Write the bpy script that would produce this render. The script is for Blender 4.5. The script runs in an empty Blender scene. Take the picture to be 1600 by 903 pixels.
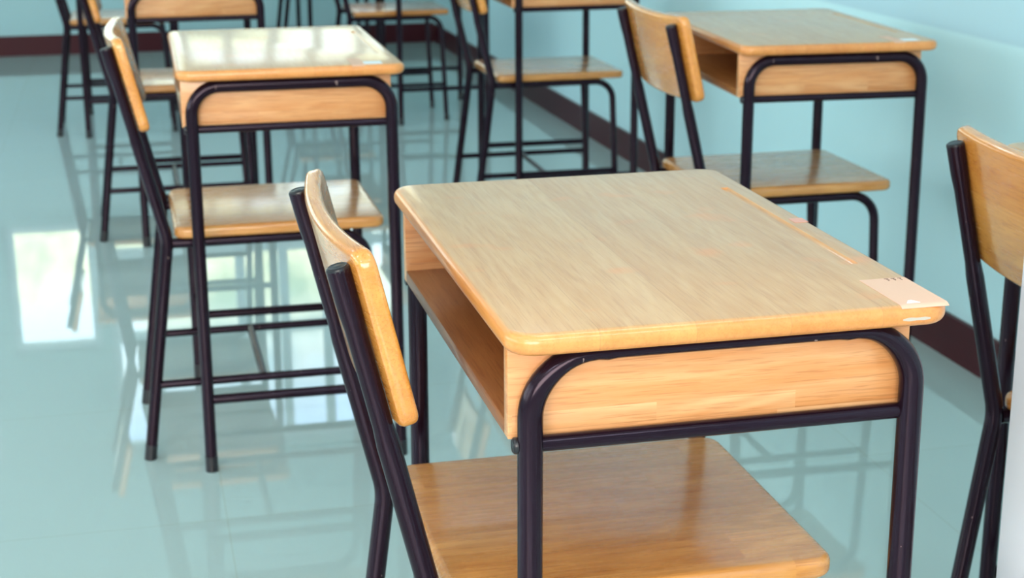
import bpy, bmesh, math, random
from mathutils import Vector, Matrix
random.seed(7)
S = bpy.context.scene
COL = S.collection

# ------------------------------------------------------------------ camera, world, lights, exposure
CAM_H, F_PX = 1.1503, 2497.56
PITCH, YAW, ROLL = 0.281, 0.2332, -0.005
cd = bpy.data.cameras.new('camera'); cam = bpy.data.objects.new('camera', cd); COL.objects.link(cam)
Fv = Vector((math.sin(YAW)*math.cos(PITCH), math.cos(YAW)*math.cos(PITCH), -math.sin(PITCH)))
Rv = Vector((math.cos(YAW), -math.sin(YAW), 0)); Uv = Rv.cross(Fv)
Rr = math.cos(ROLL)*Rv + math.sin(ROLL)*Uv; Ur = -math.sin(ROLL)*Rv + math.cos(ROLL)*Uv
cam.matrix_world = Matrix(((Rr.x, Ur.x, -Fv.x, 0), (Rr.y, Ur.y, -Fv.y, 0), (Rr.z, Ur.z, -Fv.z, CAM_H), (0, 0, 0, 1)))
cd.sensor_width = 36; cd.sensor_fit = 'HORIZONTAL'; cd.lens = 36*F_PX/1600
cd.clip_start = 0.05; cd.clip_end = 200
cd.dof.use_dof = True; cd.dof.focus_distance = 1.42
cd.dof.aperture_fstop = 56.2/5.2
S.camera = cam
S.view_settings.view_transform = 'Standard'; S.view_settings.look = 'None'
S.view_settings.gamma = 1; S.view_settings.use_curve_mapping = False
S.view_settings.exposure = 0.0
S.cycles.max_bounces = 10; S.cycles.diffuse_bounces = 5; S.cycles.glossy_bounces = 5
S.cycles.sample_clamp_indirect = 4; S.cycles.use_denoising = True

def nodes_of(idb):
    idb.use_nodes = True
    nt = idb.node_tree; nt.nodes.clear(); return nt
class G:
    """small helper for building node graphs"""
    def __init__(s, nt): s.nt = nt
    def n(s, t, **k):
        x = s.nt.nodes.new(t)
        for a, b in k.items(): setattr(x, a, b)
        return x
    def l(s, a, b): s.nt.links.new(a, b)
    def put(s, sock, v):
        if isinstance(v, bpy.types.NodeSocket): s.l(v, sock)
        elif v is not None: sock.default_value = v
    def math(s, op, a, b=None, c=None):
        x = s.n('ShaderNodeMath', operation=op)
        s.put(x.inputs[0], a); s.put(x.inputs[1], b); s.put(x.inputs[2], c)
        return x.outputs[0]
    def mix(s, f, a, b, mode='MIX'):
        x = s.n('ShaderNodeMix', data_type='RGBA', blend_type=mode)
        s.put(x.inputs[0], f); s.put(x.inputs[6], a); s.put(x.inputs[7], b); return x.outputs[2]
    def ramp(s, f, stops):
        x = s.n('ShaderNodeValToRGB'); e = x.color_ramp.elements
        e[0].position, e[0].color = stops[0][0], (*stops[0][1], 1)
        e[1].position, e[1].color = stops[-1][0], (*stops[-1][1], 1)
        for p, c in stops[1:-1]:
            q = e.new(p); q.color = (*c, 1)
        s.put(x.inputs[0], f); return x.outputs[0]
    def noise(s, vec, scale, detail=3, rough=.5, dist=0):
        x = s.n('ShaderNodeTexNoise'); s.put(x.inputs['Vector'], vec)
        x.inputs['Scale'].default_value = scale; x.inputs['Detail'].default_value = detail
        x.inputs['Roughness'].default_value = rough; x.inputs['Distortion'].default_value = dist
        return x.outputs[0]

W = bpy.data.worlds.new('daylight'); S.world = W
g = G(nodes_of(W))
tc = g.n('ShaderNodeTexCoord'); sep = g.n('ShaderNodeSeparateXYZ'); g.l(tc.outputs['Generated'], sep.inputs[0])
nz = g.noise(tc.outputs['Generated'], 13, 4, .6)
leaf = g.ramp(nz, [(.36, (.36, .46, .28)), (.5, (.88, .86, .56)), (.6, (.86, 1.0, 1.10))])
sky = g.ramp(sep.outputs['Z'], [(0.0, (.66, .84, 1.0)), (.5, (.36, .60, 1.0))])
gm = g.ramp(sep.outputs['Z'], [(.27, (0, 0, 0)), (.37, (1, 1, 1))])
wc = g.mix(gm, leaf, sky)
bg = g.n('ShaderNodeBackground'); g.l(wc, bg.inputs[0]); bg.inputs[1].default_value = 4.0
wo = g.n('ShaderNodeOutputWorld'); g.l(bg.outputs[0], wo.inputs[0])

def area(name, loc, rot, sx, sy, power, color):
    d = bpy.data.lights.new(name, 'AREA'); d.shape = 'RECTANGLE'; d.size = sx; d.size_y = sy
    d.energy = power; d.color = color
    o = bpy.data.objects.new(name, d); COL.objects.link(o); o.location = loc; o.rotation_euler = rot
    return o
# added fill lights standing in for daylight at unseen side and rear windows (behind and left of the camera)
area('fill_rear', (-1.3, -2.35, 1.75), (math.radians(82), 0, 0), 3.6, 1.5, 190, (1.0, .86, .77))
area('fill_left', (-4.35, 3.4, 1.75), (0, math.radians(-84), 0), 1.5, 7.0, 85, (.88, .95, 1.0))
# added ceiling tube lamps, out of view, carry their own light: see the added_ceiling_lamp builder

# ------------------------------------------------------------------ materials
def principled(name, base=(.5, .5, .5), rough=.5, metal=0, coat=0, coat_rough=.1, ior=1.5):
    m = bpy.data.materials.new(name); g = G(nodes_of(m))
    p = g.n('ShaderNodeBsdfPrincipled'); o = g.n('ShaderNodeOutputMaterial'); g.l(p.outputs[0], o.inputs[0])
    p.inputs['Base Color'].default_value = (*base, 1); p.inputs['Roughness'].default_value = rough
    p.inputs['Metallic'].default_value = metal; p.inputs['IOR'].default_value = ior
    p.inputs['Coat Weight'].default_value = coat; p.inputs['Coat Roughness'].default_value = coat_rough
    return m, g, p

def wood(name, axis, plank=.065, seg=.0, light=(.80, .43, .17), dark=(.62, .27, .075), rough=.30, coat=.5, sat_var=1.0, pax=None, stains=False, edge=None, split=None, figure=.22, pores=.5, knots=False):
    """varnished rubberwood; axis = direction of the grain (0,1,2), planks stacked along pax"""
    m, g, p = principled(name, rough=rough, coat=coat, coat_rough=.12, ior=1.5)
    tc = g.n('ShaderNodeTexCoord'); info = g.n('ShaderNodeObjectInfo')
    off = g.n('ShaderNodeVectorMath', operation='SCALE'); g.l(info.outputs['Location'], off.inputs[0]); off.inputs[3].default_value = 3.17
    sep = g.n('ShaderNodeSeparateXYZ'); g.l(tc.outputs['Object'], sep.inputs[0])
    al = sep.outputs[axis]
    pax = pax if pax is not None else (1 if axis == 0 else 0)
    pe = sep.outputs[pax]
    rnd = info.outputs['Random']
    if split:   # one wide board above, narrow laminated strips below
        up = g.math('GREATER_THAN', pe, split)
        pe = g.math('ADD', g.math('MULTIPLY', up, 9.003), g.math('MULTIPLY', pe, g.math('SUBTRACT', 1.0, up)))
        al = g.math('MULTIPLY', al, g.math('SUBTRACT', 1.0, up)); rnd = 0.0
    idx = g.math('FLOOR', g.math('DIVIDE', g.math('ADD', pe, g.math('MULTIPLY', rnd, .3)), plank))
    wn = g.n('ShaderNodeTexWhiteNoise', noise_dimensions='2D')
    cb = g.n('ShaderNodeCombineXYZ'); g.l(idx, cb.inputs[0]); g.put(cb.inputs[1], rnd); g.l(cb.outputs[0], wn.inputs['Vector'])
    r1 = wn.outputs['Value']
    fac = r1
    if seg:
        sidx = g.math('FLOOR', g.math('ADD', g.math('DIVIDE', al, seg), g.math('MULTIPLY', r1, 5.0)))
        wn2 = g.n('ShaderNodeTexWhiteNoise', noise_dimensions='2D'); cb2 = g.n('ShaderNodeCombineXYZ')
        g.l(idx, cb2.inputs[0]); g.l(sidx, cb2.inputs[1]); g.l(cb2.outputs[0], wn2.inputs['Vector'])
        fac = wn2.outputs['Value']
    # grain coordinates: squeezed along the grain, offset per plank
    mp = g.n('ShaderNodeMapping')
    add = g.n('ShaderNodeVectorMath', operation='ADD'); g.l(tc.outputs['Object'], add.inputs[0]); g.l(off.outputs[0], add.inputs[1])
    add2 = g.n('ShaderNodeVectorMath', operation='ADD'); g.l(add.outputs[0], add2.inputs[0])
    cb3 = g.n('ShaderNodeCombineXYZ'); g.l(g.math('MULTIPLY', fac, 7.0), cb3.inputs[0]); g.l(g.math('MULTIPLY', fac, 3.0), cb3.inputs[1]); g.l(g.math('MULTIPLY', fac, 5.0), cb3.inputs[2])
    g.l(cb3.outputs[0], add2.inputs[1]); g.l(add2.outputs[0], mp.inputs[0])
    sc = [1, 1, 1]; sc[axis] = .07; mp.inputs['Scale'].default_value = sc
    broad = g.noise(mp.outputs[0], 26, 4, .55, .8)
    fine = g.noise(mp.outputs[0], 170, 4, .65, .3)
    mp2 = g.n('ShaderNodeMapping'); g.l(add2.outputs[0], mp2.inputs[0]); s2 = [1, 1, 1]; s2[axis] = .035; mp2.inputs['Scale'].default_value = s2
    pore = g.noise(mp2.outputs[0], 520, 2, .6)
    k = g.math('ADD', g.math('MULTIPLY', g.math('SUBTRACT', broad, .5), 1.1), g.math('MULTIPLY', g.math('SUBTRACT', fine, .5), .9))
    k = g.math('ADD', g.math('ADD', k, .42), g.math('MULTIPLY', g.math('SUBTRACT', fac, .5), .55*sat_var))
    base = g.mix(g.math('MINIMUM', g.math('MAXIMUM', k, 0.0), 1.0), (*light, 1), (*dark, 1))
    # growth-ring figure: contour lines of a stretched noise field
    mp3 = g.n('ShaderNodeMapping'); g.l(add2.outputs[0], mp3.inputs[0]); s3 = [1, 1, 1]; s3[axis] = .16; mp3.inputs['Scale'].default_value = s3
    fg = g.noise(mp3.outputs[0], 11, 2, .45, .4)
    ring = g.math('MULTIPLY', g.math('SINE', g.math('MULTIPLY', fg, 95.0)), .5)
    rz = g.math('ADD', .5, ring)
    base = g.mix(g.math('MULTIPLY', rz, figure), base, (dark[0]*.86, dark[1]*.74, dark[2]*.62, 1))
    if knots:
        vo = g.n('ShaderNodeTexVoronoi'); mk = g.n('ShaderNodeMapping'); g.l(add.outputs[0], mk.inputs[0]); mk.inputs['Scale'].default_value = (.6, 1, 1)
        g.l(mk.outputs[0], vo.inputs['Vector']); vo.inputs['Scale'].default_value = 7.0
        kf = g.ramp(vo.outputs['Distance'], [(.045, (.55, .55, .55)), (.085, (0, 0, 0))])
        base = g.mix(kf, base, (.34, .085, .022, 1))
    if edge:    # warm frontal light painted into the rolled edge's orange; worn top face is paler
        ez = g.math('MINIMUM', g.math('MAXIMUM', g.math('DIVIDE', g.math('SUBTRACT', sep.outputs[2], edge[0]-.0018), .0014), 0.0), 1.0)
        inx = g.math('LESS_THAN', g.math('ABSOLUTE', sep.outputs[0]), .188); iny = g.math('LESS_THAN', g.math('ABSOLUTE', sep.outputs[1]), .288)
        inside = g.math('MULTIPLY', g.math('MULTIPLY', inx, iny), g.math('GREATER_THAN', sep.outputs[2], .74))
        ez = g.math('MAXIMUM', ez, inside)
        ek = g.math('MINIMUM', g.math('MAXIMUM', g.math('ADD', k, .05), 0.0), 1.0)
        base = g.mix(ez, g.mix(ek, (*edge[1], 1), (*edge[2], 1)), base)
    pr = g.ramp(pore, [(.36, (.66, .52, .42)), (.46, (1, 1, 1))])
    base = g.mix(pores, base, pr, 'MULTIPLY')
    # glue line between planks
    fr = g.math('FRACT', g.math('DIVIDE', g.math('ADD', pe, g.math('MULTIPLY', rnd, .3)), plank))
    ln = g.math('LESS_THAN', fr, .0009/plank)
    base = g.mix(g.math('MULTIPLY', ln, .22), base, (dark[0]*.5, dark[1]*.45, dark[2]*.4, 1))
    if stains:
        st = g.noise(add.outputs[0], 16, 2, .4)
        sm = g.ramp(st, [(.63, (0, 0, 0)), (.75, (1, 1, 1))])
        base = g.mix(g.math('MULTIPLY', sm, .35), base, (.85, .25, .06, 1))
    g.l(base, p.inputs['Base Color'])
    rr = g.math('ADD', rough-.06, g.math('MULTIPLY', fine, .12)); g.l(rr, p.inputs['Roughness'])
    bp = g.n('ShaderNodeBump'); bp.inputs['Strength'].default_value = .12; bp.inputs['Distance'].default_value = .0006
    g.l(fine, bp.inputs['Height']); g.l(bp.outputs[0], p.inputs['Normal'])
    return m

TOPW = dict(light=(.67, .385, .18), dark=(.54, .25, .088))
M = {}
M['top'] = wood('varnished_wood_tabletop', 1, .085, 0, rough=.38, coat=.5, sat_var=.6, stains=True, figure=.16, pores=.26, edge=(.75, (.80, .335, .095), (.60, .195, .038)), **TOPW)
M['panel'] = wood('laminated_wood_panel', 0, .021, .13, light=(.88, .50, .25), dark=(.68, .27, .085), pax=2, split=.0225+.6455, figure=.34, knots=True, rough=.38, coat=.35, sat_var=1.3)
M['shelf'] = wood('shaded_shelf_wood', 1, .09, 0, light=(.42, .175, .05), dark=(.24, .075, .02), rough=.4, coat=.3)  # shade inside the compartment is put into this darker wood colour
M['seat'] = wood('varnished_wood_seat', 0, .062, .31, light=(.72, .33, .095), dark=(.46, .165, .034), rough=.27, coat=.5, figure=.32)
M['board'] = wood('varnished_wood_backrest', 1, .07, .0, light=(.84, .37, .085), dark=(.62, .21, .033), pax=2, rough=.26, coat=.8)

def metal_paint():
    m, g, p = principled('dark_enamelled_steel', (.0105, .0040, .0085), .22, 0, 0, .12)
    p.inputs['Specular IOR Level'].default_value = .25; p.inputs['Specular Tint'].default_value = (1, .80, 1, 1)
    tc = g.n('ShaderNodeTexCoord')
    mp = g.n('ShaderNodeMapping'); g.l(tc.outputs['Object'], mp.inputs[0]); mp.inputs['Scale'].default_value = (1, 1, .45)
    nz = g.noise(mp.outputs[0], 110, 3, .6)
    big = g.noise(tc.outputs['Object'], 9, 2, .5)
    chip = g.math('MULTIPLY', g.math('GREATER_THAN', nz, .72), g.math('GREATER_THAN', big, .50))
    base = g.mix(chip, (.0105, .0040, .0085, 1), (.22, .15, .14, 1))
    g.l(base, p.inputs['Base Color'])
    g.l(g.math('ADD', .10, g.math('MULTIPLY', nz, .14)), p.inputs['Roughness'])
    return m
M['steel'] = metal_paint()
M['cap'] = principled('dark_plastic_cap', (.012, .010, .014), .3)[0]
M['paper'] = principled('salmon_paper', (.70, .42, .30), .7)[0]
M['torn'] = principled('white_torn_paper', (.72, .78, .82), .8)[0]
M['ink'] = principled('grey_ink', (.25, .13, .10), .8)[0]
M['pink'] = principled('pink_paper', (.66, .33, .26), .7)[0]
M['glue'] = principled('white_glue_residue', (.50, .43, .36), .45)[0]

def wall_mat(name, low, high=None, h=.718):
    m, g, p = principled(name, low, .42)
    tc = g.n('ShaderNodeTexCoord'); nz = g.noise(tc.outputs['Object'], 1.3, 3, .5)
    v = g.mix(nz, (low[0]*.95, low[1]*.96, low[2]*.97, 1), (low[0]*1.04, low[1]*1.03, low[2]*1.02, 1))
    if high:
        geo = g.n('ShaderNodeNewGeometry'); sep = g.n('ShaderNodeSeparateXYZ'); g.l(geo.outputs['Position'], sep.inputs[0])
        f = g.math('MINIMUM', g.math('MAXIMUM', g.math('DIVIDE', g.math('SUBTRACT', sep.outputs[2], h-.004), .008), 0.0), 1.0)
        v = g.mix(f, v, (*high, 1))
    g.l(v, p.inputs['Base Color'])
    fn = g.noise(tc.outputs['Object'], 60, 3, .6)
    bp = g.n('ShaderNodeBump'); bp.inputs['Strength'].default_value = .05; bp.inputs['Distance'].default_value = .002
    g.l(fn, bp.inputs['Height']); g.l(bp.outputs[0], p.inputs['Normal'])
    return m
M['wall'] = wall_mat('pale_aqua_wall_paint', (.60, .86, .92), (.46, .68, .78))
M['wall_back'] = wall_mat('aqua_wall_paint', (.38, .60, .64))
M['ceiling'] = principled('white_ceiling_paint', (.70, .80, .80), .8)[0]
M['white'] = principled('white_frame_paint', (.70, .84, .92), .4)[0]
M['offwhite'] = principled('off_white_paint', (.78, .74, .80), .5)[0]
m_, g_, p_ = principled('maroon_baseboard_tile', (.060, .012, .018), .35); p_.inputs['Specular IOR Level'].default_value = .12; M['baseboard'] = m_
M['glass'] = None
def glass():
    m = bpy.data.materials.new('window_glass'); g = G(nodes_of(m))
    t = g.n('ShaderNodeBsdfTransparent'); t.inputs[0].default_value = (.93, .98, 1, 1)
    gl = g.n('ShaderNodeBsdfGlossy'); gl.inputs['Roughness'].default_value = .02
    fr = g.n('ShaderNodeFresnel'); fr.inputs[0].default_value = 1.45
    mx = g.n('ShaderNodeMixShader'); g.l(fr.outputs[0], mx.inputs[0]); g.l(t.outputs[0], mx.inputs[1]); g.l(gl.outputs[0], mx.inputs[2])
    o = g.n('ShaderNodeOutputMaterial'); g.l(mx.outputs[0], o.inputs[0]); return m
M['glass'] = glass()

def floor_mat():
    m, g, p = principled('glossy_pale_floor_tile', (.5, .6, .58), .07, ior=1.7)
    tc = g.n('ShaderNodeTexCoord'); sep = g.n('ShaderNodeSeparateXYZ'); g.l(tc.outputs['Object'], sep.inputs[0])
    T = .6
    def joint(sock, o):
        fr = g.math('FRACT', g.math('DIVIDE', g.math('SUBTRACT', sock, o), T))
        d = g.math('MINIMUM', fr, g.math('SUBTRACT', 1.0, fr))
        return g.math('LESS_THAN', d, .0013/T)
    j = g.math('MAXIMUM', joint(sep.outputs[0], .108), joint(sep.outputs[1], 3.2))
    ix = g.math('FLOOR', g.math('DIVIDE', g.math('SUBTRACT', sep.outputs[0], .108), T)); iy = g.math('FLOOR', g.math('DIVIDE', g.math('SUBTRACT', sep.outputs[1], 3.2), T))
    cb = g.n('ShaderNodeCombineXYZ'); g.l(ix, cb.inputs[0]); g.l(iy, cb.inputs[1])
    wn = g.n('ShaderNodeTexWhiteNoise', noise_dimensions='2D'); g.l(cb.outputs[0], wn.inputs['Vector'])
    v = g.mix(wn.outputs['Value'], (.405, .495, .475, 1), (.42, .51, .49, 1))
    sp = g.noise(tc.outputs['Object'], 3.2, 4, .6)
    v = g.mix(g.math('MULTIPLY', sp, .3), v, (.385, .48, .475, 1))
    v = g.mix(g.math('MULTIPLY', j, .35), v, (.33, .33, .24, 1))
    g.l(v, p.inputs['Base Color'])
    g.l(g.math('ADD', .008, g.math('MULTIPLY', sp, .035)), p.inputs['Roughness'])
    wv = g.noise(tc.outputs['Object'], 5, 2, .4)
    bp = g.n('ShaderNodeBump'); bp.inputs['Strength'].default_value = .03; bp.inputs['Distance'].default_value = .003
    g.l(wv, bp.inputs['Height']); g.l(bp.outputs[0], p.inputs['Normal'])
    return m
M['floor'] = floor_mat()

# ------------------------------------------------------------------ mesh helpers
def obj(name, bm, mat, parent=None, smooth=True, kind=None, label=None):
    me = bpy.data.meshes.new(name)
    bmesh.ops.recalc_face_normals(bm, faces=bm.faces[:])
    bm.to_mesh(me); bm.free()
    if smooth:
        for f in me.polygons: f.use_smooth = True
        me.set_sharp_from_angle(angle=math.radians(38))
    me.materials.append(mat)
    o = bpy.data.objects.new(name, me); COL.objects.link(o)
    if parent: o.parent = parent
    if kind: o['kind'] = kind
    if label: o['label'] = label
    return o

def box(bm, x0, x1, y0, y1, z0, z1):
    vs = [bm.verts.new((x, y, z)) for x in (x0, x1) for y in (y0, y1) for z in (z0, z1)]
    for f in ((0, 1, 3, 2), (4, 6, 7, 5), (0, 4, 5, 1), (2, 3, 7, 6), (0, 2, 6, 4), (1, 5, 7, 3)):
        bm.faces.new([vs[i] for i in f])
    return vs

def bevelled_box(x0, x1, y0, y1, z0, z1, r=.0015, seg=2):
    bm = bmesh.new(); box(bm, x0, x1, y0, y1, z0, z1)
    if r: bmesh.ops.bevel(bm, geom=bm.edges[:], offset=r, segments=seg, profile=.5, affect='EDGES')
    return bm

def round_rect(hx, hy, r, n=6):
    pts = []
    for cx, cy, a0 in ((hx-r, hy-r, 0), (-hx+r, hy-r, 90), (-hx+r, -hy+r, 180), (hx-r, -hy+r, 270)):
        for i in range(n+1):
            a = math.radians(a0+90*i/n); pts.append((cx+r*math.cos(a), cy+r*math.sin(a)))
    return pts

def slab(hx, hy, z0, z1, corner, top_r, bot_r, seg=6, shape=None):
    """board with rounded corners in plan and a rolled-over edge, built of offset rings"""
    bm = bmesh.new()
    prof = []   # (inset, z) from bottom to top
    for i in range(seg+1):
        a = math.radians(90*i/seg); prof.append((bot_r*(1-math.sin(a)), z0+bot_r*(1-math.cos(a))))
    for i in range(seg+1):
        a = math.radians(90*i/seg); prof.append((top_r*(1-math.cos(a)), z1-top_r*(1-math.sin(a))))
    rings = []
    for ins, z in prof:
        if rings and abs(z-rings[-1][1]) < 1e-7 and abs(ins-rings[-1][2]) < 1e-7: continue
        pts = round_rect(hx-ins, hy-ins, max(corner-ins, .001), 8)
        if shape: pts = [shape(x, y) for x, y in pts]
        rings.append(([bm.verts.new((x, y, z)) for x, y in pts], z, ins))
    n = len(rings[0][0])
    for (a, _, _), (b, _, _) in zip(rings, rings[1:]):
        for i in range(n): bm.faces.new((a[i], a[(i+1) % n], b[(i+1) % n], b[i]))
    bm.faces.new(rings[0][0][::-1]); bm.faces.new(rings[-1][0])
    return bm

def fillet(pts, r, n=8):
    """polyline with rounded corners; r may be a list per inner vertex"""
    P = [Vector(p) for p in pts]; out = [P[0]]
    rs = r if isinstance(r, (list, tuple)) else [r]*(len(P)-2)
    for i in range(1, len(P)-1):
        a = (P[i-1]-P[i]).normalized(); b = (P[i+1]-P[i]).normalized(); ang = a.angle(b)
        R = rs[i-1]; d = R/math.tan(ang/2); bis = (a+b).normalized(); c = P[i]+bis*(R/math.sin(ang/2))
        s = P[i]+a*d-c; e = P[i]+b*d-c
        for k in range(n+1):
            out.append(c+s.normalized().slerp(e.normalized(), k/n)*R)
    out.append(P[-1]); return out

def tube(bm, path, rad, sides=16, radf=None):
    P = [Vector(p) for p in path]
    N = None; prev = None; rings = []
    for i, p in enumerate(P):
        t = ((P[i+1]-p) if i == 0 else (p-P[i-1]) if i == len(P)-1 else (P[i+1]-p).normalized()+(p-P[i-1]).normalized()).normalized()
        if N is None:
            N = t.orthogonal().normalized()
        else:
            N = (N-t*N.dot(t)).normalized()
        B = t.cross(N); r = radf(p, i) if radf else rad
        rings.append([bm.verts.new(p+N*r*math.cos(2*math.pi*k/sides)+B*r*math.sin(2*math.pi*k/sides)) for k in range(sides)])
    for a, b in zip(rings, rings[1:]):
        for k in range(sides): bm.faces.new((a[k], a[(k+1) % sides], b[(k+1) % sides], b[k]))
    bm.faces.new(rings[0][::-1]); bm.faces.new(rings[-1])
    return bm
def tube_bm(path, rad, sides=16, radf=None): return tube(bmesh.new(), path, rad, sides, radf)

def disc_cap(center, direction, r, h=.003, rib=False):
    """shallow domed end plug"""
    bm = bmesh.new(); d = Vector(direction).normalized(); N = d.orthogonal().normalized(); B = d.cross(N); c = Vector(center)
    rings = []
    for rr, hh in ((1.02, -.003), (1.04, 0), (1.0, h*.6), (.82, h), (.60, h*.75), (.3, h*.95)):
        rings.append([bm.verts.new(c+d*hh+(N*math.cos(a)+B*math.sin(a))*r*rr) for a in [2*math.pi*k/16 for k in range(16)]])
    for a, b in zip(rings, rings[1:]):
        for k in range(16): bm.faces.new((a[k], a[(k+1) % 16], b[(k+1) % 16], b[k]))
    bm.faces.new(rings[0][::-1]); bm.faces.new(rings[-1]); return bm

def empty(name, loc, rz, label, cat, group=None):
    o = bpy.data.objects.new(name, None); COL.objects.link(o); o.empty_display_size = .1
    o.location = loc; o.rotation_euler = (0, 0, rz); o['label'] = label; o['category'] = cat
    if group: o['group'] = group
    return o
def tag(o, label, cat, group=None):
    o['label'] = label; o['category'] = cat
    if group: o['group'] = group
    return o
def copy_tree(o, parent=None):
    c = o.copy(); COL.objects.link(c)
    if parent: c.parent = parent
    for ch in list(o.children): copy_tree(ch, c)
    return c

# ------------------------------------------------------------------ the room
XR, YB, XL, YF, ZC = 1.75, 8.86, -4.5, -2.5, 3.0
WR = math.radians(1.0)       # the right wall runs very slightly inward with distance
def plane_box(name, x0, x1, y0, y1, z0, z1, mat, **k):
    bm = bmesh.new(); box(bm, x0, x1, y0, y1, z0, z1); return obj(name, bm, mat, smooth=False, kind='structure', **k)
plane_box('floor', XL-.15, XR+.3, YF-.15, YB+.15, -.08, 0, M['floor'])
plane_box('ceiling', XL-.15, XR+.3, YF-.15, YB+.15, ZC, ZC+.1, M['ceiling'])
def prism_wall(name, p, q, th, z0, z1, mat):
    bm = bmesh.new(); p = Vector((*p, 0)); q = Vector((*q, 0)); d = (q-p).normalized(); n = Vector((d.y, -d.x, 0))*th
    vs = [bm.verts.new(Vector((v.x, v.y, z))) for v in (p, q, q+n, p+n) for z in (z0, z1)]
    for f in ((0, 2, 3, 1), (2, 4, 5, 3), (4, 6, 7, 5), (6, 0, 1, 7), (1, 3, 5, 7), (0, 6, 4, 2)): bm.faces.new([vs[i] for i in f])
    return obj(name, bm, mat, smooth=False, kind='structure')
xr = lambda y: 1.792-.0135*y
prism_wall('wall_right', (xr(YF), YF), (xr(YB), YB), .12, 0, ZC, M['wall'])
prism_wall('baseboard_right', (xr(YF)-.012, YF), (xr(YB-.012)-.012, YB-.012), .0115, 0, .098, M['baseboard'])
bm = bmesh.new(); box(bm, XL, xr(YB)-.013, YB-.012, YB-.0005, 0, .105); obj('baseboard_back', bm, M['baseboard'], smooth=False, kind='structure')

def windowed_wall(name, axis, at, a0, a1, th, openings, mat):
    """wall with rectangular openings (a from-to, z from-to) cut out of it; axis 'y' = wall facing along y"""
    bm = bmesh.new(); xs = sorted(openings)
    def piece(u0, u1, z0, z1):
        if u1-u0 < 1e-4 or z1-z0 < 1e-4: return
        if axis == 'y': box(bm, u0, u1, at, at+th, z0, z1)
        else: box(bm, at, at+th, u0, u1, z0, z1)
    cur = a0
    for (u0, u1, z0, z1) in xs:
        piece(cur, u0, 0, ZC); piece(u0, u1, 0, z0); piece(u0, u1, z1, ZC); cur = u1
    piece(cur, a1, 0, ZC)
    return obj(name, bm, mat, smooth=False, kind='structure')
WIN = []
def window(axis, at, u0, u1, z0, z1, nv, rails, n):
    """frame with mullions, transoms and one glass pane per light"""
    F, D = .045, .05
    def b(bm, a0, a1, c0, c1, d0=0, d1=D):
        if axis == 'y': box(bm, a0, a1, at+d0, at+d1, c0, c1)
        else: box(bm, at+d0, at+d1, a0, a1, c0, c1)
    bm = bmesh.new()
    b(bm, u0+.002, u0+F, z0+.002, z1-.002); b(bm, u1-F, u1-.002, z0+.002, z1-.002); b(bm, u0+F, u1-F, z0+.002, z0+F); b(bm, u0+F, u1-F, z1-F, z1-.002)
    w = (u1-u0)/nv
    for i in range(1, nv): b(bm, u0+i*w-F*.6, u0+i*w+F*.6, z0+F, z1-F)
    zr = [z0+F]+list(rails)+[z1-F]
    for i in range(nv):
        a0 = u0+i*w+(F if i == 0 else F*.6); a1 = u0+(i+1)*w-(F if i == nv-1 else F*.6)
        for z in rails: b(bm, a0, a1, z-.03, z+.03)
    fr = obj('window_%d' % n, bm, M['white'], smooth=False, kind='structure')
    gm = bmesh.new(); b(gm, u0+F, u1-F, z0+F, z1-F, D*.45, D*.55)
    obj('pane', gm, M['glass'], fr, smooth=False)
    return fr
back_open = [(-2.75, -.85, .93, 2.3), (-.74, -.26, .93, 1.66), (-.21, 1.50, .93, 2.3)]
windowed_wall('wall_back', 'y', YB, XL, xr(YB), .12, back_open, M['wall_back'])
for i, (o_, nv, rl) in enumerate(zip(back_open, (4, 1, 7), ([1.62], [], [1.13, 1.62]))):
    window('y', YB+.03, *o_, nv, rl, i+1)
left_open = [(-1.6, .9, .95, 2.4), (1.5, 4.0, .95, 2.4), (4.6, 7.1, .95, 2.4)]
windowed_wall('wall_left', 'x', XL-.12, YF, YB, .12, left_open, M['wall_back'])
for i, o_ in enumerate(left_open): window('x', XL-.09, *o_, 4, [1.9], i+5)
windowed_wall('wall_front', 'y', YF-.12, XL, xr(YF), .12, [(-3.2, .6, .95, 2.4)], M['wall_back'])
window('y', YF-.09, -3.2, .6, .95, 2.4, 5, [1.9], 8)

# the pale upright at the right-hand edge of the view: an off-white painted column end
bm = bevelled_box(.857, 1.02, 1.285, 1.39, 0, ZC-.001, .004, 2)
COLN = obj('trim_1', bm, M['offwhite'], kind='structure')

# ------------------------------------------------------------------ unseen ceiling lamps
def added_ceiling_lamp(x, y, lab):  # overhead ones added to light the room, rear pair for the bar highlight
    t = empty('added_ceiling_lamp', (x, y, ZC), 0, lab, 'lamp', 'unseen added ceiling lamps')
    obj('added_lamp_housing', bevelled_box(-.62, .62, -.07, .07, -.05, 0, .006), M['white'], t)
    tb = tube_bm([(-.58, 0, -.075), (.58, 0, -.075)], .014)
    m = bpy.data.materials.new('added_fluorescent_tube'); gg = G(nodes_of(m)); e = gg.n('ShaderNodeEmission'); e.inputs[0].default_value = (.86, .96, 1, 1); e.inputs[1].default_value = 5
    oo = gg.n('ShaderNodeOutputMaterial'); gg.l(e.outputs[0], oo.inputs[0])
    obj('added_lamp_tube', tb, m, t)
    l = area('added_lamp_light', (0, 0, -.10), (0, 0, 0), 1.1, .1, 9 if y > 0 else 20, (.84, .92, 1.0)); l.parent = t
    return t
for x, y, lab in ((-1.4, -1.0, 'unseen ceiling tube lamp at the rear left behind the camera'), (.9, -1.0, 'unseen ceiling tube lamp at the rear right behind the camera'), (-1.4, 1.2, 'unseen added ceiling tube lamp above the front left of the room'), (.9, 1.2, 'unseen added ceiling tube lamp above the nearest desk'),
                  (-1.4, 5.2, 'unseen added ceiling tube lamp above the far left of the room'), (.9, 5.2, 'unseen added ceiling tube lamp above the far right of the room')):
    added_ceiling_lamp(x, y, lab)

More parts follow.
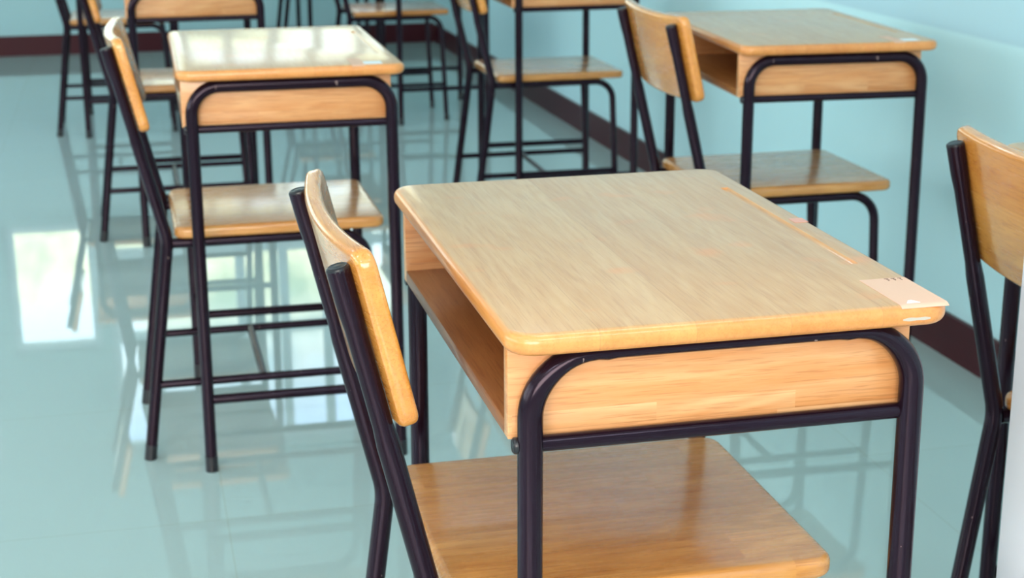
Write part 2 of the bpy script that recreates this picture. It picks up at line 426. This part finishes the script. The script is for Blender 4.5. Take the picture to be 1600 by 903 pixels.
# ------------------------------------------------------------------ school desk
A, B, HT, TS = .2009, .3012, .75, .020
R1, R2, R3 = .0112, .0073, .0090
XLg, XRg, YLg = -A+.0245, A-.0245, B-.0275
def make_desk(label, group, pressed=False):
    t = empty('school_desk', (0, 0, 0), 0, label, 'desk', group)
    # tabletop with a pencil groove cut in
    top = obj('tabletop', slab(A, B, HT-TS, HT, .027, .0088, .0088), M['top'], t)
    cut = bmesh.new()
    tube(cut, [(.170, -.158, HT+.0026), (.170, .188, HT+.0026)], .0056, 12)
    co = obj('groove_cutter', cut, M['top'])
    md = top.modifiers.new('g', 'BOOLEAN'); md.operation = 'DIFFERENCE'; md.object = co; md.solver = 'EXACT'
    bpy.context.view_layer.update()
    ev = top.evaluated_get(bpy.context.evaluated_depsgraph_get()); me = bpy.data.meshes.new_from_object(ev)
    top.modifiers.clear(); top.data = me
    for f in me.polygons: f.use_smooth = True
    me.set_sharp_from_angle(angle=math.radians(38))
    bpy.data.objects.remove(co)
    # book compartment, open towards the chair
    zb, zt = .6455, HT-TS
    yo = B-.0275-R1-.0005; x0, x1 = -.1935, .178
    for s in (-1, 1):
        obj('side_panel', bevelled_box(x0, x1, *sorted((s*yo, s*(yo-.014))), zb, zt, .001), M['panel'], t)
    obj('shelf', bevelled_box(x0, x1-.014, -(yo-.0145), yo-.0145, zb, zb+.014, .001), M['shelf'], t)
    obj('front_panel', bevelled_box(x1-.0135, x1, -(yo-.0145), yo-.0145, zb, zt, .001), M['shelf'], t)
    # bent steel side frames: two legs and the top bend are one tube
    for s in (-1, 1):
        y = s*YLg
        path = fillet([(XLg-.002, y, .012), (XLg, y, zt-R1-.0005), (XRg, y, zt-R1-.0005), (XRg+.002, y, .012)], .050, 12)
        pa = []     # more rings where the top run is pressed flat under the tabletop
        for p, q in zip(path, path[1:]):
            pa.append(p)
            if abs(q.x-p.x) > .1: pa += [p.lerp(q, k/30) for k in range(1, 30)]
        pa.append(path[-1])
        fb = tube_bm(pa, R1, 20)
        if pressed:
            for v in fb.verts:
                if v.co.z > .66:
                    e = min(1, max(0, (.168-abs(v.co.x))/.055)); e = e*e*(3-2*e); zz = zt-.0005
                    bump = .0012*math.exp(-((abs(v.co.x)-.110)/.006)**2) if v.co.z < zt-R1 else 0
                    v.co.z = zz-(zz-v.co.z)*(1-.42*e)-bump
        fr = obj('side_frame', fb, M['steel'], t)
        for x in (XLg-.002, XRg+.002):
            bm = bmesh.new(); tube(bm, [(x, y, 0), (x, y, .004), (x, y, .03)], .0118, 16); obj('foot_cap', bm, M['cap'], fr)
        # bar under the compartment: sticks out past the rear leg, pressed flat at the front leg
        yb = s*(YLg-.004)
        bar = obj('support_bar', tube_bm([(-A+.0125, yb, .6425), (XRg-.013, yb, .6425), (XRg-.008, yb, .6425)], R2, 16), M['steel'], t)
        obj('bar_cap', disc_cap((-A+.0125, yb, .6425), (-1, 0, 0), R2*.98), M['cap'], bar)
        obj('stretcher', tube_bm([(XLg+.008, y, .140), (XRg-.008, y, .140)], R3, 14), M['steel'], t)
    return t

def sheet(bm, rows, th):
    """closed thin sheet from rows of points, th thick upwards along +z / outwards"""
    lo = [[bm.verts.new(p) for p in r] for r in rows]; hi = [[bm.verts.new(Vector(p)+Vector(th)) for p in r] for r in rows]
    R, C = len(rows), len(rows[0])
    for i in range(R-1):
        for k in range(C-1):
            bm.faces.new((hi[i][k], hi[i+1][k], hi[i+1][k+1], hi[i][k+1])); bm.faces.new((lo[i][k], lo[i][k+1], lo[i+1][k+1], lo[i+1][k]))
    rim = [(0, k) for k in range(C)]+[(i, C-1) for i in range(1, R)]+[(R-1, k) for k in range(C-2, -1, -1)]+[(i, 0) for i in range(R-2, 0, -1)]
    for a, b in zip(rim, rim[1:]+rim[:1]):
        bm.faces.new((lo[a[0]][a[1]], hi[a[0]][a[1]], hi[b[0]][b[1]], lo[b[0]][b[1]]))

def sticker(parent, x0, x1, y0, y1, mat, name='sticker', label=None, roll=True):
    """paper label glued on the top, following the rolled edge at its near side"""
    bm = bmesh.new(); rows = []
    y = y1; pts = []
    e = -B; r = .0085
    ys = [y1, (y1+y0)/2, y0] if not roll else [y1, (y1-B+r)/2, -B+r]
    prof = [(yy, HT) for yy in ys]
    if roll:
        for a in (15, 30, 45): prof.append((-B+r-r*math.sin(math.radians(a)), HT-r*(1-math.cos(math.radians(a)))))
    n = .00035
    for (yy, zz) in prof: rows.append([(x, yy, zz) for x in (x0, (x0+x1)/2, x1)])
    sheet(bm, rows, (0, -.0002 if roll else 0, n))
    return obj(name, bm, mat, parent, label=label)

DG = 'school desks with pale wooden tops and dark tube frames'
d0 = make_desk('wooden school desk nearest the camera, with a salmon sticker on its near corner', DG, True)
DESKS = [
 (.4857, 1.5107, 0, None),
 (.2754, 3.1004, -.0072, 'wooden desk directly behind the nearest desk, with the pale reflecting top and a blue-white patch'),
 (1.3465, 3.1412, -.0554, 'wooden desk against the right wall, its open book shelf showing beside a chair backrest'),
 (1.283, 4.815, -.01, 'wooden desk at top centre in the wall row, only panel edge and legs showing'),
 (1.30, 1.565, .0, 'wooden desk at the far right edge, mostly hidden behind a chair backrest'),
 (.187, 4.842, 0, 'wooden desk at the top left whose panel shows above the second desk of its row'),
 (.0, 6.62, 0, 'farthest desk of the left row, only its thin dark legs showing at the top left'),
 (1.222, 6.586, 0, 'distant desk in the wall row, dark legs just right of the second desk'),
 (1.04, 8.12, 0, 'farthest desk of the wall row, blurred legs before the back wall'),
]
dsrc = make_desk('source', DG)
desks = [d0]
for i, (x, y, r, lab) in enumerate(DESKS[1:]):
    c = dsrc if i == 0 else copy_tree(dsrc)
    c['label'] = lab; desks.append(c)
for o, (x, y, r, _) in zip(desks, DESKS): o.location = (x, y, 0); o.rotation_euler.z = r
# stickers, glue and marks of the single desks
st = sticker(d0, .1495, .1945, 0, -.213, M['paper'], label='salmon pink paper sticker with a torn near edge')
for k in range(3):      # three tiny printed capitals along the far edge of the sticker
    bm = bmesh.new(); x = .1745+k*.0065
    box(bm, x, x+.0008, -.2225, -.2155, HT+.0004, HT+.0007)
    box(bm, x-.0016, x+.0024, -.2163, -.2155, HT+.0004, HT+.0007)
    if k < 2: box(bm, x, x+.0022, -.2195, -.2188, HT+.0004, HT+.0007)
    obj('printed_letter', bm, M['ink'], st, smooth=False)
bm = bmesh.new(); sheet(bm, [[(.1570, -.2925, HT+.0005), (.1700, -.2925, HT+.0005)], [(.1612, -.2862, HT+.0010), (.1645, -.2862, HT+.0010)]], (0, 0, .0003)); obj('torn_flap', bm, M['torn'], st, smooth=False, label='white torn flap of paper')
bm = bmesh.new(); box(bm, .181, .196, .008, .026, HT+.0001, HT+.0005); obj('sticker', bm, M['pink'], d0, smooth=False, label='small faded pink sticker right of the groove')
def glue_smear(parent, x0, x1, z):
    bm = bmesh.new(); n = 10; rows = []
    for i in range(n+1):
        u = i/n; x = x0+(x1-x0)*u; h = .0016*math.sin(math.pi*min(max(u, .04), .96))**.5*(1+.3*math.sin(9*u))
        rows.append([(x, -B+.0001, z+dz) for dz in (-h, 0, h)])
    sheet(bm, rows, (0, -.0004, 0))
    obj('glue_smear', bm, M['glue'], parent, label='white glue smear on the desk edge')
glue_smear(d0, .150, .176, HT-.0115)
for dd in (desks[1], desks[2]):
    s2 = sticker(dd, .105, .128, -.255, -.213, M['paper'], label='salmon sticker remnant')
    bm = bmesh.new(); box(bm, .128, .160, -.292, -.262, HT+.0001, HT+.0006); obj('paper_scrap', bm, M['torn'], dd, smooth=False, label='bluish white paper scrap')

# ------------------------------------------------------------------ chair
ZS = .45; PY = .16
def make_chair(label, group):
    t = empty('school_chair', (0, 0, 0), 0, label, 'chair', group)
    SX, SY = .195, .176
    obj('seat', slab(SX, SY, ZS-.0215, ZS, .024, .0085, .007), M['seat'], t)
    xb, zbend = -.207, .425
    lean = (-.082)/(.345)
    for s in (-1, 1):
        y = s*PY
        ztop = .778
        path = fillet([(-.264, y, .012), (xb, y, zbend), (xb+lean*(ztop-zbend), y, ztop)], .09, 8)
        # resample upper run so the tube can be pinched where the backrest is bolted on
        a = Vector(path[-2]); b = Vector(path[-1]); path = path[:-1]+[a.lerp(b, k/18) for k in range(1, 19)]
        def rf(p, i):
            if .615 < p.z < .742:
                e = min(1, min(p.z-.615, .742-p.z)/.012); return .0112-.0014*e
            return .0112
        pl = obj('rear_leg', tube_bm(path, .0112, 18, rf), M['steel'], t)
        dv = Vector((lean, 0, 1)).normalized()
        obj('end_cap', disc_cap(path[-1], dv, .0108), M['cap'], pl)
        bm = bmesh.new(); tube(bm, [(-.2655, y, 0), (-.265, y, .004), (-.2615, y, .03)], .0118, 16); obj('foot_cap', bm, M['cap'], pl)
        # seat rail bending down into the front leg
        yr = y
        zr = ZS-.0215-.0098
        path = fillet([(xb+.008, yr, zr), (.160, yr, zr), (.177, yr, .012)], .055, 10)
        fl = obj('front_leg', tube_bm(path, .0095, 16), M['steel'], t)
        bm = bmesh.new(); tube(bm, [(.1772, yr, 0), (.1772, yr, .03)], .0101, 16); obj('foot_cap', bm, M['cap'], fl)
        obj('stretcher', tube_bm([(-.242, y, .147), (.168, y, .147)], .0078, 14), M['steel'], t)
    obj('cross_bar', tube_bm([(-.045, -PY+.006, .147), (-.045, PY-.006, .147)], .0078, 14), M['steel'], t)
    for x in (-.16, .10):
        obj('seat_rail', tube_bm([(x, -PY+.008, ZS-.0215-.0098), (x, PY-.008, ZS-.0215-.0098)], .0075, 14), M['steel'], t)
    # curved backrest: rounded slab bent about the vertical, leaning with the posts
    HW, HH, TH, SAG = .187, .086, .0185, .018
    bm = bmesh.new(); ny, seg = 28, 4
    er = .006
    prof = []      # outline in plan (y,z) as rings from back face to front face
    for i in range(seg+1): a = math.radians(90*i/seg); prof.append((er*(1-math.sin(a)), er*(1-math.cos(a))))
    for i in range(seg+1): a = math.radians(90*i/seg); prof.append((er*(1-math.cos(a)), TH-er*(1-math.sin(a))))
    def outline(ins):
        base = round_rect(HW-ins, HH-ins, max(.016-ins, .002), 5); out = []
        for (p, q) in zip(base, base[1:]+base[:1]):
            L = math.hypot(q[0]-p[0], q[1]-p[1]); k = max(1, int(L/.016)) if L > .05 and False else 1
            out.append(p)
        return out
    def dens(pts):
        out = []
        n = len(pts)
        for i in range(n):
            p, q = pts[i], pts[(i+1) % n]
            if abs(q[0]-p[0]) > .2:
                for k in range(ny): out.append((p[0]+(q[0]-p[0])*k/ny, p[1]+(q[1]-p[1])*k/ny))
            else: out.append(p)
        return out
    zc = .711; xc = xb+lean*(zc-zbend)+.0070
    nrm = Vector((1, 0, -lean)).normalized(); up = Vector((lean, 0, 1)).normalized()
    def place(yy, hh, d):
        bend = SAG*((yy/HW)**2-.55)
        v = Vector((xc, 0, zc))+up*hh+nrm*(d+bend); return (v.x, yy, v.z)
    rings = []
    for ins, d in prof: rings.append([bm.verts.new(place(yy, hh, d)) for yy, hh in dens(outline(ins))])
    n = len(rings[0])
    for a, b in zip(rings, rings[1:]):
        for i in range(n): bm.faces.new((a[i], a[(i+1) % n], b[(i+1) % n], b[i]))
    for ring in (rings[0], rings[-1]):      # ladder of quads between the two long edges
        top = sorted([v for v in ring if v.co.z > zc], key=lambda v: v.co.y); bot = sorted([v for v in ring if v.co.z <= zc], key=lambda v: v.co.y)
        m = min(len(top), len(bot))
        for i in range(m-1):
            bm.faces.new((top[i], top[i+1], bot[i+1], bot[i]))
    br = obj('backrest', bm, M['board'], t)
    return t
CG = 'school chairs with wooden seats and backrests'
c0 = make_chair('wooden school chair pushed under the nearest desk, its curved backrest at left foreground', CG)
CHAIRS = [
 (.4555, 1.515, 0, None),
 (.250, 3.075, 0, 'wooden chair tucked under the second desk behind the nearest one'),
 (1.315, 3.125, .0, 'wooden chair at the desk beside the right wall, backrest turned to the camera'),
 (1.240, 4.742, 0, 'wooden chair in the wall row between the top right desk and the second desk'),
 (1.257, 1.575, .0, 'wooden chair cut off by the right edge of the picture, large amber backrest'),
 (.153, 4.82, 0, 'wooden chair at the top left desk, slim rear legs beside the aisle'),
 (-.024, 6.57, 0, 'farthest chair at the left, blurred legs in front of the back baseboard'),
 (1.067, 6.545, 0, 'distant chair with bluish shining seat and bent front legs, top centre'),
 (.98, 8.05, 0, 'farthest blurred grey chair legs behind the second desk'),
]
chairs = [c0]
for x, y, r, lab in CHAIRS[1:]:
    c = copy_tree(c0); c['label'] = lab; chairs.append(c)
for o, (x, y, r, _) in zip(chairs, CHAIRS): o.location = (x, y, 0); o.rotation_euler.z = r
